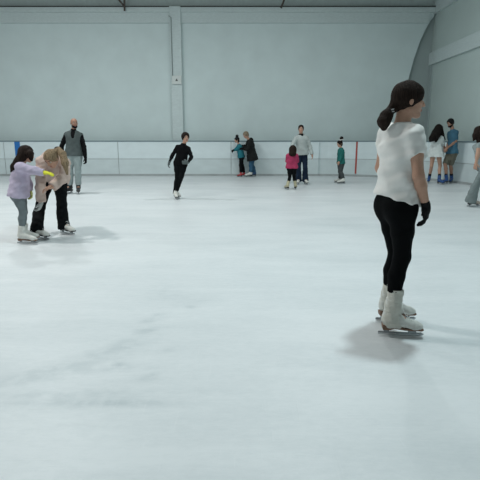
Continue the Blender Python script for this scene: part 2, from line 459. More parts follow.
# ------------------------------------------------------------------ people
def wob(amp, f, seed=0, vert=1.):
    r = np.random.RandomState(seed); ph = r.rand(8)*6
    def fn(P):
        x, y, z = P[..., 0], P[..., 1], P[..., 2]*vert
        w1 = np.sin(f*.45*(x+y)+ph[0])*1.1+np.sin(f*.3*(x-y)+ph[1])
        return amp*(np.sin(f*z+1.6*w1+ph[2])*.6+np.sin(f*.8*(x*1.3-y+z*.7)+w1+ph[3])*.4+.25*np.sin(2.3*f*z-f*x+ph[4]))
    return fn
def yawv(deg, pitch=0):
    a = math.radians(deg); p = math.radians(pitch)
    return np.array([math.cos(a)*math.cos(p), math.sin(a)*math.cos(p), math.sin(p)])
def frame(f, up):
    """rows: left, forward, up"""
    up = nrm(up); f = nrm(f-up*(f@up)); return np.array([np.cross(up, f), f, up])

class Person:
    def __init__(s, spec, label, H, Y0=None, head=None, hyaw=0, hpitch=0, neck=None, cyaw=0, pelvis=None, pyaw=None, L=None, R=None,
                 bulk=1., hs=None, female=False, skin=None, vox=.0065, skate=1., roll=0., armr=1.):
        s.H = H; s.s = H/1.7; s.b = bulk*s.s; s.vox = vox; s.female = female; s.skin = skin or SKIN; s.armr = armr
        fl_, fr_ = L['foot'], R['foot']
        s.foot = {'L': ground(*fl_[:2]), 'R': ground(*fr_[:2])}; s.fyaw = {'L': fl_[2], 'R': fr_[2]}
        s.lift = {'L': fl_[3] if len(fl_) > 3 else 0, 'R': fr_[3] if len(fr_) > 3 else 0}
        s.Y0 = Y0 if Y0 else (s.foot['L'][1]+s.foot['R'][1])/2
        s.base = (s.foot['L']+s.foot['R'])/2; s.base[2] = 0
        A = lambda p: at(p[0], p[1], s.Y0+p[2])
        s.head = A(head); s.neck = A(neck); s.pelvis = A(pelvis)
        s.hs = hs or H/7.4
        s.HF = frame(yawv(hyaw, hpitch), nrm(np.array([0, 0, 1])-.0*yawv(hyaw)) if abs(hpitch) < 60 else np.array([0, 0, 1]))
        if hpitch:  # head tilts up or down: rotate the frame
            f = yawv(hyaw, hpitch); l = nrm(np.cross([0, 0, 1], yawv(hyaw))); s.HF = np.array([l, f, np.cross(l, f)*1.0])
            if s.HF[2][2] < 0: s.HF[2] *= -1
        if roll:
            c, t = math.cos(math.radians(roll)), math.sin(math.radians(roll))
            l, f, u = s.HF; s.HF = np.array([l*c+u*t, f, u*c-l*t])
        up = s.neck-s.pelvis; s.tl = np.linalg.norm(up)
        s.CF = frame(yawv(cyaw), up); s.PF = frame(yawv(pyaw if pyaw is not None else cyaw), nrm(up)*.5+np.array([0, 0, .5]))
        s.sh, s.el, s.wr, s.hip, s.kn, s.an = {}, {}, {}, {}, {}, {}
        s.sk = skate*s.s
        for side, q, g in (('L', L, 1), ('R', R, -1)):
            s.sh[side] = A(q['sh']) if 'sh' in q else s.neck-s.CF[2]*.078*s.s+s.CF[0]*g*.145*s.b
            s.el[side] = A(q['el']); s.wr[side] = A(q['wr'])
            s.hip[side] = s.pelvis-s.PF[2]*.03*s.s+s.PF[0]*g*.082*s.b
            s.kn[side] = A(q['kn'])
            ff = yawv(s.fyaw[side])
            s.an[side] = s.foot[side]+np.array([0, 0, .165*s.sk+s.lift[side]])-ff*.075*s.sk
            s.foot[side] = s.foot[side]+np.array([0, 0, s.lift[side]])
        s.hand = {k: q.get('hand') for k, q in (('L', L), ('R', R))}
        s.root = empty('person', s.base, label, 'person')
        s.spec = spec
    def T(s, t): return s.pelvis+(s.neck-s.pelvis)*t
    def h(s, r, f, u): return s.head+(s.HF[0]*r+s.HF[1]*f+s.HF[2]*u)*s.hs
    # --- prims
    def torso(s, S, o=0., k=.05):
        b = s.b
        S.ell(s.T(.02), s.PF, (.160*b+o, .112*b+o, .13*b+o), k)
        S.ell(s.T(.36), s.CF, (.127*b+o, .096*b+o, .15*b+o), k)
        S.ell(s.T(.68), s.CF, (.150*b+o, .112*b+o, .16*b+o), k)
        for g in ('L', 'R'):
            S.cone(s.neck-s.CF[2]*.05*s.s, s.sh[g], .052*s.s+o, .044*b+o*.8, k)
            hp = s.hip[g]-s.PF[1]*.018*b
            S.ell(hp, s.PF, (.080*b+o, .088*b+o, .10*b+o), k)
            if s.female:
                gg = 1 if g == 'L' else -1
                S.ell(s.T(.66)+s.CF[1]*.085*b+s.CF[0]*gg*.068*b, s.CF, (.062*b+o, .055*b+o, .062*b+o), .03)
    def arm(s, S, g, o=0., t0=0., t1=2., k=.03, flat=False, wr=1.):
        b = s.b*s.armr; sh, el, wrp = s.sh[g], s.el[g], s.wr[g]
        pts = [sh, sh+(el-sh)*.5, el, el+(wrp-el)*.3, wrp]; rad = [.048*b, .043*b, .037*b, .038*b, .025*b*wr]
        ts = [0, .5, 1, 1.3, 2]
        for i in range(4):
            if ts[i] >= t1-1e-6: break
            a, c, ra, rc = pts[i], pts[i+1], rad[i], rad[i+1]
            e = 0
            if ts[i+1] >= t1-1e-6:
                f = (t1-ts[i])/(ts[i+1]-ts[i]); c = a+(c-a)*f; rc = ra+(rc-ra)*f; e = 1 if flat else 0
            S.cone(a, c, ra+o, rc+o, k if i == 0 else .02, flat=e)
    def leg(s, S, g, o=0., rad=None, t1=2., k=.03, flat=False, ext=0.):
        b = s.b; h_, kn, an = s.hip[g], s.kn[g], s.an[g]
        bk = -nrm(yawv(s.fyaw[g]))
        mid = kn+(an-kn)*.33+bk*.016*b
        an = an+nrm(an-kn)*ext*s.s; pts = [h_, h_+(kn-h_)*.45, kn, mid, an]; ts = [0, .45, 1, 1.33, 2]
        rr = rad or [.088*b, .073*b, .053*b, .053*b, .034*b]
        for i in range(4):
            if ts[i] >= t1-1e-6: break
            a, c, ra, rc = pts[i], pts[i+1], rr[i], rr[i+1]; e = 0
            if ts[i+1] >= t1-1e-6:
                f = (t1-ts[i])/(ts[i+1]-ts[i]); c = a+(c-a)*f; rc = ra+(rc-ra)*f; e = 1 if flat else 0
            S.cone(a, c, ra+o, rc+o, k if i == 0 else .02, flat=e)
    def handprims(s, S, g, o=0., curl=None):
        wr, el = s.wr[g], s.el[g]; hd = s.hand[g] or {}
        d = nrm(hd.get('dir', nrm(wr-el)+np.array([0, 0, -.15])))
        n = np.asarray(hd.get('palm', s.T(.1)-wr), float); n = nrm(n-d*(n@d))
        sd = np.asarray(hd.get('thumb', s.CF[1]+np.array([0, 0, .2])), float); sd = sd-d*(sd@d); sd = nrm(sd-n*(sd@n))
        c = hd.get('curl', .55) if curl is None else curl; q = s.s*(1.12 if s.H < 1.5 else 1.0)
        pc = wr+d*.05*q
        S.cone(wr-d*.01, wr+d*.03*q, .024*q+o, .026*q+o, .015)
        S.cone(wr+d*.025*q, wr+d*.075*q, .018*q+o, .017*q+o, .015, ax=sd, fac=2.1)
        for i, (off, ln) in enumerate(((.031, .072), (.011, .080), (-.010, .075), (-.030, .060))):
            a = wr+d*.082*q+sd*off*q; dirn = nrm(d+sd*off*2.2); r0 = max(.0085*q, .0072)
            ang = 0; p = a; L_ = ln*q; pts = [wr+d*.06*q+sd*off*.8*q, a]
            for fr, da in ((.42, c*.7), (.33, c), (.25, c*.8)):
                ang += da; p = p+(dirn*math.cos(ang)+n*math.sin(ang))*L_*fr; pts.append(p)
            S.chain(pts, [r0+o*.8, r0*1.05+o*.8, r0+o*.8, r0*.92+o*.8, r0*.8+o*.8], .004)
        a = wr+d*.025*q+sd*.026*q
        t1 = a+nrm(sd*.8+d*.75+n*.35)*.042*q; t2 = t1+nrm(sd*.25+d+n*.45)*.032*q
        S.chain([wr+d*.015*q+sd*.01*q, a, t1, t2], [.014*q+o, .014*q+o, .0105*q+o, .009*q+o], .006)
    def body(s):
        S = Shape(); q = s.hs; HF = s.HF; h = s.h
        s.torso(S)
        S.cone(s.neck-s.CF[2]*.03, h(0, -.10, -.22), .054*s.s, .05*s.s, .03)
        S.ell(h(0, -.06, .12), HF, (.335*q, .41*q, .375*q), .02)
        S.ell(h(0, .08, -.12), HF, (.265*q, .27*q, .33*q), .05*q)
        S.ell(h(0, .25, -.385), HF, (.11*q, .085*q, .08*q), .08*q)          # chin
        for g in (-1, 1):
            S.cone(h(g*.21, -.06, -.26), h(g*.09, .23, -.39), .07*q, .07*q, .08*q)  # jaw
            S.ell(h(g*.19, .23, -.05), HF, (.09*q, .07*q, .07*q), .05*q)     # cheekbone
            S.ell(h(g*.345, -.07, -.03), HF, (.030*q, .07*q, .125*q), .012*q)  # ear
        S.cone(h(-.14, .29, .115), h(.14, .29, .115), .055*q, .055*q, .05*q)  # brow
        for g in (-1, 1): S.sub_ell(h(g*.135, .405, .035), HF, (.085*q, .07*q, .05*q), .03*q)
        nz = Shape()
        S.cone(h(0, .335, .06), h(0, .425, -.11), .030*q, .045*q, .03*q)
        S.ell(h(.045, .375, -.13), HF, (.035*q, .045*q, .03*q), .02*q); S.ell(h(-.045, .375, -.13), HF, (.035*q, .045*q, .03*q), .02*q)
        S.ell(h(0, .335, -.235), HF, (.10*q, .045*q, .026*q), .012*q); S.ell(h(0, .325, -.278), HF, (.085*q, .045*q, .028*q), .012*q)
        for g in ('L', 'R'):
            s.arm(S, g); s.leg(S, g); s.handprims(S, g)
            ff = yawv(s.fyaw[g]); a = s.an[g]; z = np.array([0, 0, 1.]); k = s.sk
            S.cone(a, a+ff*.13*k-z*.07*k, .034*k, .026*k, .02, ax=np.cross(z, ff), fac=1.2)
            S.cone(a, a-ff*.03*k-z*.05*k, .034*k, .03*k, .02)
        def mf(C):
            l = ((C-h(0, .35, -.255))@HF.T)/np.array([.105*q, .08*q, .05*q]); idx = np.zeros(len(C), int)
            idx[(l**2).sum(1) < 1] = 1
            for g in (-1, 1):
                e = ((C-h(g*.14, .34, .135))@HF.T)/np.array([.085*q, .09*q, .018*q]); idx[(e**2).sum(1) < 1] = 2
            return idx
        from_shape('body', S, s.vox, s.base, s.root, [s.skin, LIPS, BROW], mf)
        for g in (-1, 1):
            c = h(g*.135, .285, .035); m = MB().sphere(c, .062*q, 10)
            o = m.build('eye', [EYE_W, EYE_D], s.root, s.base, True)
            fdir = HF[1]
            for p in o.data.polygons:
                v = nrm(np.array(p.center)+s.base-c)
                if v@fdir > .86: p.material_index = 1
        return s
    def part(s, name, S, m, vox=None, matfn=None, parent=None):
        return from_shape(name, S, vox or max(s.vox*1.15, .006), s.base, parent or s.root, m if isinstance(m, list) else [m], matfn)
    def hair(s, m, chains=(), tuft=.035, low=-.2, fringe=.0, cut=True, name='hair', vox=None, vol=0., bangs=False):
        S = Shape(); q = s.hs; h = s.h; HF = s.HF; o = tuft*q
        S.ell(h(0, -.07, .13), HF, (.345*q+o+vol*q, .42*q+o+vol*q, .385*q+o+vol*.6*q), .03*q)
        if low < 0: S.ell(h(0, -.20, -.02+low*.5), HF, (.285*q+o+vol*q, .25*q+o+vol*q, .24*q-low*q*.5), .05*q)
        S.sub_ell(h(0, .46, -.10+fringe), HF, (.30*q, .34*q, .40*q), .02*q)
        S.sub_ell(h(0, .20, -.40), HF, (.60*q, .27*q, .36*q), .02*q)
        for pts, rad, kk in chains:
            P = [at(p[0], p[1], s.Y0+p[2]) for p in pts]
            S.chain(P, rad, kk, ax=None)
        S.disp(wob(.010*q, 95, 3, .25))
        return s.part(name, S, m, vox or .006)
    def beard(s, m):
        S = Shape(); q = s.hs; h = s.h; HF = s.HF
        S.ell(h(0, .09, -.17), HF, (.272*q, .285*q, .335*q), .02); S.ell(h(0, .25, -.37), HF, (.125*q, .10*q, .10*q), .03)
        for g in (-1, 1): S.cone(h(g*.22, -.06, -.27), h(g*.09, .23, -.40), .08*q, .085*q, .03)
        S.cut(h(0, .2, -.215), HF[2]*.9+HF[1]*.2); S.cut(h(0, -.02, 0), -HF[1])
        S.sub_ell(h(0, .37, -.255), HF, (.10*q, .10*q, .045*q), .01)
        S.disp(wob(.006*q, 160, 5)); s.part('beard', S, m, .006)
    def top(s, name, m, o=.014, vneck=False, hem=-.10, hemr=None, sleeve=2., so=.014, cuff=0., collar=0., colr=.06, k=.05, fold=.004, ffreq=38, arms='LR', hood=0., zip_=None, tilt=None, vox=None, neckcut=.0, matfn=None):
        S = Shape(); s.torso(S, o, k); hp = s.T(0)+s.CF[2]*hem*s.s*1.0
        hn = -s.CF[2] if tilt is None else nrm(tilt)
        if hem < .05:
            r = (hemr or .115)*s.b
            S.cone(s.T(.35), hp-s.CF[2]*.05, .100*s.b+o, r+o, .05, ax=s.CF[0], fac=1.38)
        S.cone(s.T(.9), s.neck+s.CF[2]*(.012+collar), .07*s.s+o*.6, colr*s.s+o*.5, .02, flat=1)
        S.cut(hp, hn)
        if vneck: S.sub_ell(s.neck+s.CF[1]*.10*s.s-s.CF[2]*.02*s.s, s.CF, (.050, .10, .15), .005)
        for g in arms: s.arm(S, g, so, t1=sleeve, flat=True, wr=1+cuff)
        if hood: S.ell(s.neck-s.CF[1]*.06*s.s-s.CF[2]*.02, s.CF, (.12*hood*s.s, .07*hood*s.s, .09*hood*s.s), .04)
        if fold: S.disp(wob(fold, ffreq, int(s.H*1000)))
        return s.part(name, S, m, vox, matfn)
    def trousers(s, name, m, o=.006, rad=None, t1=1.93, waist=.25, fold=.003, ffreq=40, legs='LR', vox=None, ext=0.):
        S = Shape(); b = s.b
        S.ell(s.T(.02), s.PF, (.160*b+o, .112*b+o, .13*b+o), .05)
        S.ell(s.T(.30), s.CF, (.130*b+o, .10*b+o, .12*b+o), .05)
        for g in legs:
            hp = s.hip[g]-s.PF[1]*.018*b
            S.ell(hp, s.PF, (.080*b+o, .088*b+o, .10*b+o), .07)
            s.leg(S, g, o, rad=[r*b for r in rad] if rad else None, t1=t1, flat=True, k=.04, ext=ext)
        S.cut(s.T(waist), s.CF[2])
        if fold: S.disp(wob(fold, ffreq, int(s.H*777)))
        return s.part(name, S, m, vox)
    def glove(s, g, m, name='glove', vox=.0045):
        S = Shape(); s.handprims(S, g, .003); d = nrm(s.wr[g]-s.el[g])
        S.cone(s.wr[g]-d*.035*s.s, s.wr[g]+d*.01, .030*s.b, .027*s.b, .01, flat=2)
        return s.part(name, S, m, vox)
    def skates(s, m, sole=SOLE_K, detail=False, top=.13, vox=.006, sides='LR', brown=None):
        for g in sides:
            ff = yawv(s.fyaw[g]); z = np.array([0, 0, 1.]); l = np.cross(z, ff); k = s.sk; F = s.foot[g]+z*.003; a = s.an[g]
            S = Shape(); c = lambda f, u, w=0: F+ff*f*k+z*u*k+l*w*k
            S.cone(c(-.095, .125), c(-.03, .12), .040*k, .040*k, .02)
            S.cone(c(-.03, .115), c(.085, .085), .040*k, .033*k, .03, ax=l, fac=1.05)
            S.cone(c(.085, .080), c(.120, .076), .033*k, .028*k, .02, ax=l, fac=1.25)
            shin = nrm(s.kn[g]-a)
            S.cone(a-shin*.04*k-ff*.01*k, a+shin*top*k*.85, .046*k, .052*k, .03, ax=ff, fac=1.12, flat=1)
            if detail: S.disp(wob(.0012, 120, 2))
            S.ops.append(('cut', lambda P, F=F, ff=ff, k=k: (F[2]+k*(.058+.025*np.clip(-(((P-F)@ff)/k-.03)/.12, 0, 1))-P[..., 2]), None, None, 0))
            bo = s.part('skate', S, m, vox)
            # sole with heel: side outline
            pts = [(-.140, .084), (-.135, .048), (-.085, .048), (-.055, .060), (.02, .050), (.135, .050), (.150, .060), (.145, .070), (.03, .062), (-.06, .084)]
            MB().slab([(p*k, q*k) for p, q in pts], F, ff, z, l, .064*k).build('sole', sole, bo, s.base, bevel=.004)
            # blade: runner, two posts
            hd = [(-.120, .050), (-.090, .050), (-.085, .028), (.045, .028), (.055, .052), (.095, .052), (.105, .030), (.140, .030), (.150, .018), (-.165, .018), (-.160, .028), (-.125, .028)]
            MB().slab([(p*k, q*k) for p, q in hd], F, ff, z, l, .010*k).build('blade_holder', DARK_STEEL, bo, s.base)
            rn = [(-.165, .020), (-.162, .006), (-.10, .001), (.0, 0), (.10, .001), (.145, .008), (.158, .022), (.150, .026), (-.16, .026)]
            MB().slab([(p*k, q*k) for p, q in rn], F, ff, z, l, .006*k).build('blade', STEEL, bo, s.base)
            if detail:
                lm = MB()
                for i in range(6):
                    t_ = i/5; p0 = c(.075-.075*t_, .118+.02*t_+.05*t_*t_); hw = .020*k
                    lm.tube([p0-l*hw, p0+ff*.004+z*.006*k, p0+l*hw], .0028*k, 6)
                lm.build('laces', mat('white_laces', (.72, .72, .70), .8), bo, s.base, True)
        return s

# 1 --- woman in the white t-shirt, nearest
WHITE_TEE = fabric('white_cotton', (.84, .835, .81), .04, .3, 30); BLACK_LEG = mat('black_leggings', (.004, .0045, .005), .85, 0, .15, 60, var=.1, spec=.06)
p = Person('front', 'woman in white t-shirt and black leggings gliding past, dark ponytail, nearest of all the skaters', 1.66,
           Y0=3.24, head=(409.5, 100.8, .0), hyaw=2, hpitch=-2, neck=(401.5, 125.5, .0), cyaw=28, pelvis=(396.5, 204, .02), pyaw=14,
           L=dict(sh=(387.5, 132.5, .12), el=(380.5, 168, .16), wr=(391, 189, .27), kn=(396.5, 254, .13), foot=(396, 321, 2)),
           R=dict(sh=(414.5, 134.5, -.10), el=(418.5, 176, -.15), wr=(426, 206, -.12), kn=(402, 257, -.03), foot=(401, 336, -8), hand=dict(dir=(.10, .12, -1), palm=(-.8, .4, 0), thumb=(.6, .6, 0), curl=.5)),
           female=True, vox=.0055, bulk=.97, hs=.232)
p.body()
hr = p.hair([BROWN_HAIR], chains=[([(396, 105, -.0), (391, 110, -.01), (386.5, 115.5, -.02), (384, 121.5, -.03), (383.8, 128, -.03)], [.045, .028, .040, .042, .020], .012)], tuft=.04, low=-.04, vox=.0045)
tie = MB()
for du in (0, 2.2): 
    c = at(390.3-du*.5, 111+du*1.2, p.Y0-.012); ax1 = nrm(np.array([1, 0, .35])); ax2 = nrm(np.array([.1, 1, -.2]))
    tie.tube([c+(ax1*math.cos(t_)+ax2*math.sin(t_))*(.031+.002*du) for t_ in np.linspace(0, 6.28, 25)], .0038, 8)
tie.build('hair_tie', mat('white_elastic', (.7, .7, .7), .6), p.root, p.base, True)
tt = nrm(np.array([.02, 0, -1.0])+nrm(at(418, 206, 3.2)-at(376, 194, 3.2))[2]*np.array([-1, 0, 0.]))
p.top('t_shirt', [WHITE_TEE], o=.013, hem=.035, hemr=.118, sleeve=.50, so=.017, fold=.008, ffreq=42, tilt=(-.25, 0, -1), vox=.006, colr=.062)
p.trousers('leggings', [BLACK_LEG], o=.006, t1=1.62, fold=.0012, vox=.006, waist=.30, legs='LR')
for g in 'LR':
    S = Shape(); a = p.kn[g]+(p.an[g]-p.kn[g])*.56; b = p.an[g]+(p.an[g]-p.kn[g])*.12
    mid = (a+b)/2
    S.cone(a, mid, .053, .055, .01, flat=2); S.cone(mid, b, .055, .062, .01, flat=1); S.cone(b, b+yawv(p.fyaw[g])*.05-np.array([0, 0, .01]), .055, .045, .02)
    S.disp(wob(.0035, 85, 4)); S.disp(lambda P: .0015*np.sin(P[..., 2]*420))
    p.part('leg_warmer', S, [fabric('cream_knit', (.62, .61, .55), .05, .5, 80)], .005)
p.glove('R', [fabric('black_knit_glove', (.006, .006, .007))], vox=.004)
p.glove('L', [fabric('black_knit_glove', (.006, .006, .007))], vox=.005)
p.skates([BOOT_W], SOLE_B, True, vox=.005)

# 2 --- girl in the lilac jacket, left edge
p = Person('lilac', 'girl in lilac jacket and grey leggings reaching out a yellow glove', 1.24,
           Y0=6.25, head=(26.6, 154.3, .02), hyaw=32, hpitch=-12, neck=(21, 166, 0), cyaw=15, pelvis=(19, 193, .02), pyaw=10,
           L=dict(el=(28, 182, .17), wr=(30, 191, .14), kn=(24, 212, .08), foot=(30, 241, 4)),
           R=dict(sh=(20, 167, -.13), el=(31, 170, -.15), wr=(43.5, 172.5, -.12), kn=(23, 212, -.05), foot=(28, 244, -4), hand=dict(dir=(1, 0, -.12), palm=(0, .2, -1), thumb=(.2, 1, .3), curl=.35)),
           hs=.205, bulk=1.04, skate=1.22)
p.body()
p.hair([BROWN_HAIR], chains=[([(23, 155, -.02), (18, 161, -.06), (14, 167, -.08), (11.5, 171.5, -.08)], [.065, .045, .042, .016], .03), ([(30, 154, -.04), (31.5, 160, -.07)], [.05, .02], .02)], tuft=.05, low=-.2)
LILAC = fabric('lilac_fleece', (.52, .46, .59), .06, .4, 30)
p.top('jacket', [LILAC], o=.030, hem=-.05, hemr=.128, so=.020, cuff=.35, hood=.9, collar=.01, colr=.075, fold=.006, ffreq=45)
p.trousers('leggings', [fabric('grey_leggings', (.17, .20, .21))], o=.005, t1=1.8, fold=.0015)
YEL = fabric('yellow_glove', (.78, .76, .07)); p.glove('R', [YEL]); p.glove('L', [fabric('olive_yellow_glove', (.50, .50, .18))])
p.skates([BOOT_W], SOLE_B, True, vox=.0055)

# 3 --- woman bending over
p = Person('bending', 'blond woman in beige jacket and black trousers bending down over the girl in lilac', 1.68,
           Y0=6.78, head=(51.3, 159, -.46), hyaw=-112, hpitch=-42, neck=(54, 158, -.24), cyaw=-92, pelvis=(54, 174, .22), pyaw=-90,
           L=dict(sh=(64.5, 163, -.22), el=(65, 177, -.34), wr=(52, 186.5, -.50), kn=(62, 205, .10), foot=(68, 234.5, -32), hand=dict(curl=.5, dir=(-1, -.2, -.3), palm=(0, 0, -1), thumb=(0, -1, .2))),
           R=dict(sh=(42, 162, -.24), el=(40.5, 181, -.36), wr=(41, 202, -.40), kn=(40.5, 206, .06), foot=(42, 239.5, -30), hand=dict(curl=.6, dir=(-.25, -.1, -1), palm=(-1, 0, 0), thumb=(0, -1, 0))),
           female=True, hs=.225, bulk=1.03)
p.body()
p.hair([BLOND_HAIR], chains=[([(55, 152, -.44), (58.5, 149, -.42), (62.5, 154, -.47), (65, 163, -.53), (67.3, 174, -.55)], [.045, .030, .045, .046, .014], .015)], tuft=.03, low=-.1)
S = Shape(); c = at(57.5, 148.8, p.Y0-.42); S.cone(c-[.012, 0, .0], c+[.012, 0, .0], .030, .030, .01); p.part('hair_tie', S, [mat('black_elastic', (.02, .02, .02), .7)], .006)
p.top('jacket', [fabric('beige_quilted_jacket', (.56, .435, .38), .07, .5, 30)], o=.038, hem=-.06, hemr=.13, so=.026, cuff=.5, hood=.9, colr=.075, fold=.007, ffreq=48)
TRB = mat('black_trousers', (.006, .007, .008), .85, 0, .3, 50, var=.15, spec=.08)
p.trousers('trousers', [TRB], o=.0, rad=[.105, .086, .068, .074, .086], t1=2, fold=.005, ext=.085)
p.glove('R', [fabric('pale_grey_glove', (.42, .43, .42))])
p.skates([BOOT_W], SOLE_K, True, vox=.0055, top=0.05)

# 4 --- man in the vest
p = Person('vest', 'bearded bald man in grey vest over black sleeves, standing alone in pale grey trousers', 1.77,
           head=(74.2, 123.3, 0), hyaw=-55, neck=(73.5, 131.5, .03), cyaw=-82, pelvis=(74, 154, .03), pyaw=-85,
           L=dict(el=(84, 146.5, .02), wr=(85.5, 158, -.03), kn=(78, 170.5, -.02), foot=(78.7, 193.8, -75)),
           R=dict(el=(61.8, 146, .02), wr=(61, 157, .0), kn=(69.8, 170.5, -.02), foot=(68.4, 193.8, -105)), skin=SKIN_TAN, bulk=1.06, skate=1.12)
p.body(); p.beard([BLACK_HAIR])
BK = mat('black_jersey', (.006, .006, .007), .85, 0, .3, 50, var=.15, spec=.1)
p.top('sweater', [BK], o=.010, hem=.0, so=.012, collar=.055, colr=.055, fold=.003)
p.top('vest', [fabric('grey_quilted_vest', (.085, .105, .105), .1, .6, 25)], o=.026, hem=-.04, hemr=.125, sleeve=.05, so=.004, vneck=True, arms='', fold=.004, colr=.06)
p.trousers('trousers', [fabric('pale_grey_trousers', (.31, .37, .37))], o=0, rad=[.105, .088, .068, .070, .066], t1=1.9, fold=.004)
for g in 'LR': p.glove(g, [BK])
p.skates([mat('black_boot', (.02, .022, .024), .5)], SOLE_K, vox=.008, top=0.05)

# 5 --- boy in black
p = Person('boy', 'short-haired boy dressed all in black with white skates, alone before the boards', 1.46,
           head=(185.6, 137.6, -.02), hyaw=-68, neck=(183.5, 145, .0), cyaw=-80, pelvis=(180.5, 163.5, .03), pyaw=-88,
           L=dict(el=(191.5, 157, .0), wr=(188.0, 162.5, -.14), kn=(181.2, 177, -.06), foot=(177.5, 198.3, -62), hand=dict(dir=(-1, -.2, 0), palm=(0, 1, 0), thumb=(0, 0, 1))),
           R=dict(el=(172.8, 154.5, .02), wr=(169.6, 161.5, -.02), kn=(177.5, 177, -.03), foot=(176, 199.3, -75)), hs=.212, bulk=.98, skate=1.15)
p.body()
p.hair([BROWN_HAIR], tuft=.07, low=-.1, fringe=-.06, vol=.02)
p.top('top', [BK], o=.010, hem=-.03, so=.008, collar=.03, colr=.055, fold=.003)
p.trousers('trousers', [TRB], o=.0, rad=[.098, .086, .066, .068, .064], t1=2, ext=.05)
GG = fabric('dark_grey_glove', (.10, .12, .12))
for g in 'LR': p.glove(g, [GG])
p.skates([BOOT_W], SOLE_K, vox=.007, top=0.05)

# 6 --- child in teal by the boards
p = Person('teal', 'small child in teal jacket, black bobble hat and red skates beside the boards', 1.10,
           head=(236.8, 140, 0), hyaw=-165, hpitch=-8, neck=(239, 145, .0), cyaw=-160, pelvis=(241.3, 157, .0), pyaw=-165,
           L=dict(el=(236.5, 149.5, -.14), wr=(234, 149.8, -.16), kn=(240.5, 165, -.07), foot=(239.5, 177, -170)),
           R=dict(el=(237, 148, .14), wr=(233.6, 150.6, .12), kn=(242.2, 165, .05), foot=(242.8, 176.2, -165)), hs=.20, bulk=1.18)
p.body(); p.hair([DARK_HAIR], tuft=.03, low=-.3)
S = Shape(); S.ell(p.h(0, -.06, .16), p.HF, (.40*p.hs, .47*p.hs, .42*p.hs), .02); S.cut(p.h(0, 0, .10), -p.HF[2]+p.HF[1]*.12)
hat = p.part('hat', S, [fabric('black_knit_hat', (.012, .012, .014))], .008)
S = Shape(); c = p.h(0, -.15, .66); S.ell(c, p.HF, (.055, .055, .055), .01); S.disp(wob(.004, 120, 1)); p.part('bobble', S, [fabric('black_knit_hat', (.01, .01, .01))], .007, parent=hat)
p.top('jacket', [fabric('teal_jacket', (.025, .19, .235), .12)], o=.026, hem=-.03, so=.018, collar=.02, colr=.075, fold=.004, ffreq=55)
p.trousers('trousers', [TRB], o=.004, rad=[.095, .085, .070, .068, .062], t1=1.85)
for g in 'LR': p.glove(g, [BK], vox=.006)
p.skates([mat('red_boot', (.42, .03, .035), .4)], SOLE_K, vox=.007)

# 7 --- adult in the long black coat
p = Person('coat', 'grown-up in long black hooded coat and jeans holding the child in teal', 1.68,
           head=(245.8, 135, -.02), hyaw=-150, hpitch=-25, neck=(249.3, 140.5, .03), cyaw=-165, pelvis=(252, 156, .05), pyaw=-165,
           L=dict(el=(248, 149, -.18), wr=(243.5, 148.5, -.20), kn=(250.8, 165.5, -.05), foot=(248.5, 177.2, -165)),
           R=dict(el=(248, 148, .18), wr=(243.5, 146, .14), kn=(252, 165.5, .08), foot=(252.6, 176.8, -150)), bulk=1.04)
p.body(); p.hair([mat('short_blond_hair', (.22, .17, .11), .6, 0, .5, 30)], tuft=.05, low=-.15, fringe=.0)
p.top('coat', [fabric('black_padded_coat', (.010, .012, .012), .2, .6)], o=.042, hem=-.16, hemr=.165, so=.030, cuff=.4, hood=1.25, collar=.0, colr=.085, fold=.007, ffreq=40)
p.trousers('jeans', [fabric('blue_denim', (.035, .10, .17), .2)], o=0, rad=[.10, .088, .070, .068, .066], t1=1.93)
for g in 'LR': p.glove(g, [BK], vox=.006)
p.skates([mat('navy_boot', (.02, .07, .17), .4)], SOLE_K, vox=.008, sides='R')
p.skates([BOOT_W], SOLE_K, vox=.008, sides='L')

# 8 --- woman in the white hoodie
p = Person('hoodie', 'woman in pale grey hoodie and wide navy trousers facing us behind the pink girl', 1.70,
           head=(301, 129, -.02), hyaw=-98, neck=(301.2, 135.5, .03), cyaw=-92, pelvis=(301.6, 153.5, .03), pyaw=-90,
           L=dict(el=(309.8, 146, .02), wr=(312, 154.5, -.05), kn=(305.3, 168, -.03), foot=(306, 184.5, -78)),
           R=dict(el=(293.8, 142.5, -.12), wr=(291.6, 147.5, -.32), kn=(298.6, 168, -.03), foot=(298.2, 184.5, -102)), bulk=.98)
p.body(); p.hair([BROWN_HAIR], tuft=.03, low=-.15, chains=[([(301, 131, .1), (301, 133, .12)], [.05, .03], .02)])
p.top('hoodie', [fabric('pale_grey_fleece', (.42, .46, .45), .06, .5, 30)], o=.030, hem=-.04, hemr=.125, so=.022, cuff=.3, hood=1.0, colr=.075, fold=.006)
S = Shape(); n0 = p.neck+p.CF[1]*.02; S.cone(n0-p.CF[2]*.03, n0+p.CF[2]*.05, .082, .066, .01, flat=3); p.part('scarf', S, [BK], .008)
p.trousers('trousers', [fabric('navy_trousers', (.008, .018, .040))], o=0, rad=[.100, .084, .070, .078, .100], t1=2, fold=.004, ext=.08)
p.skates([BOOT_W], SOLE_K, vox=.008, top=0.05)

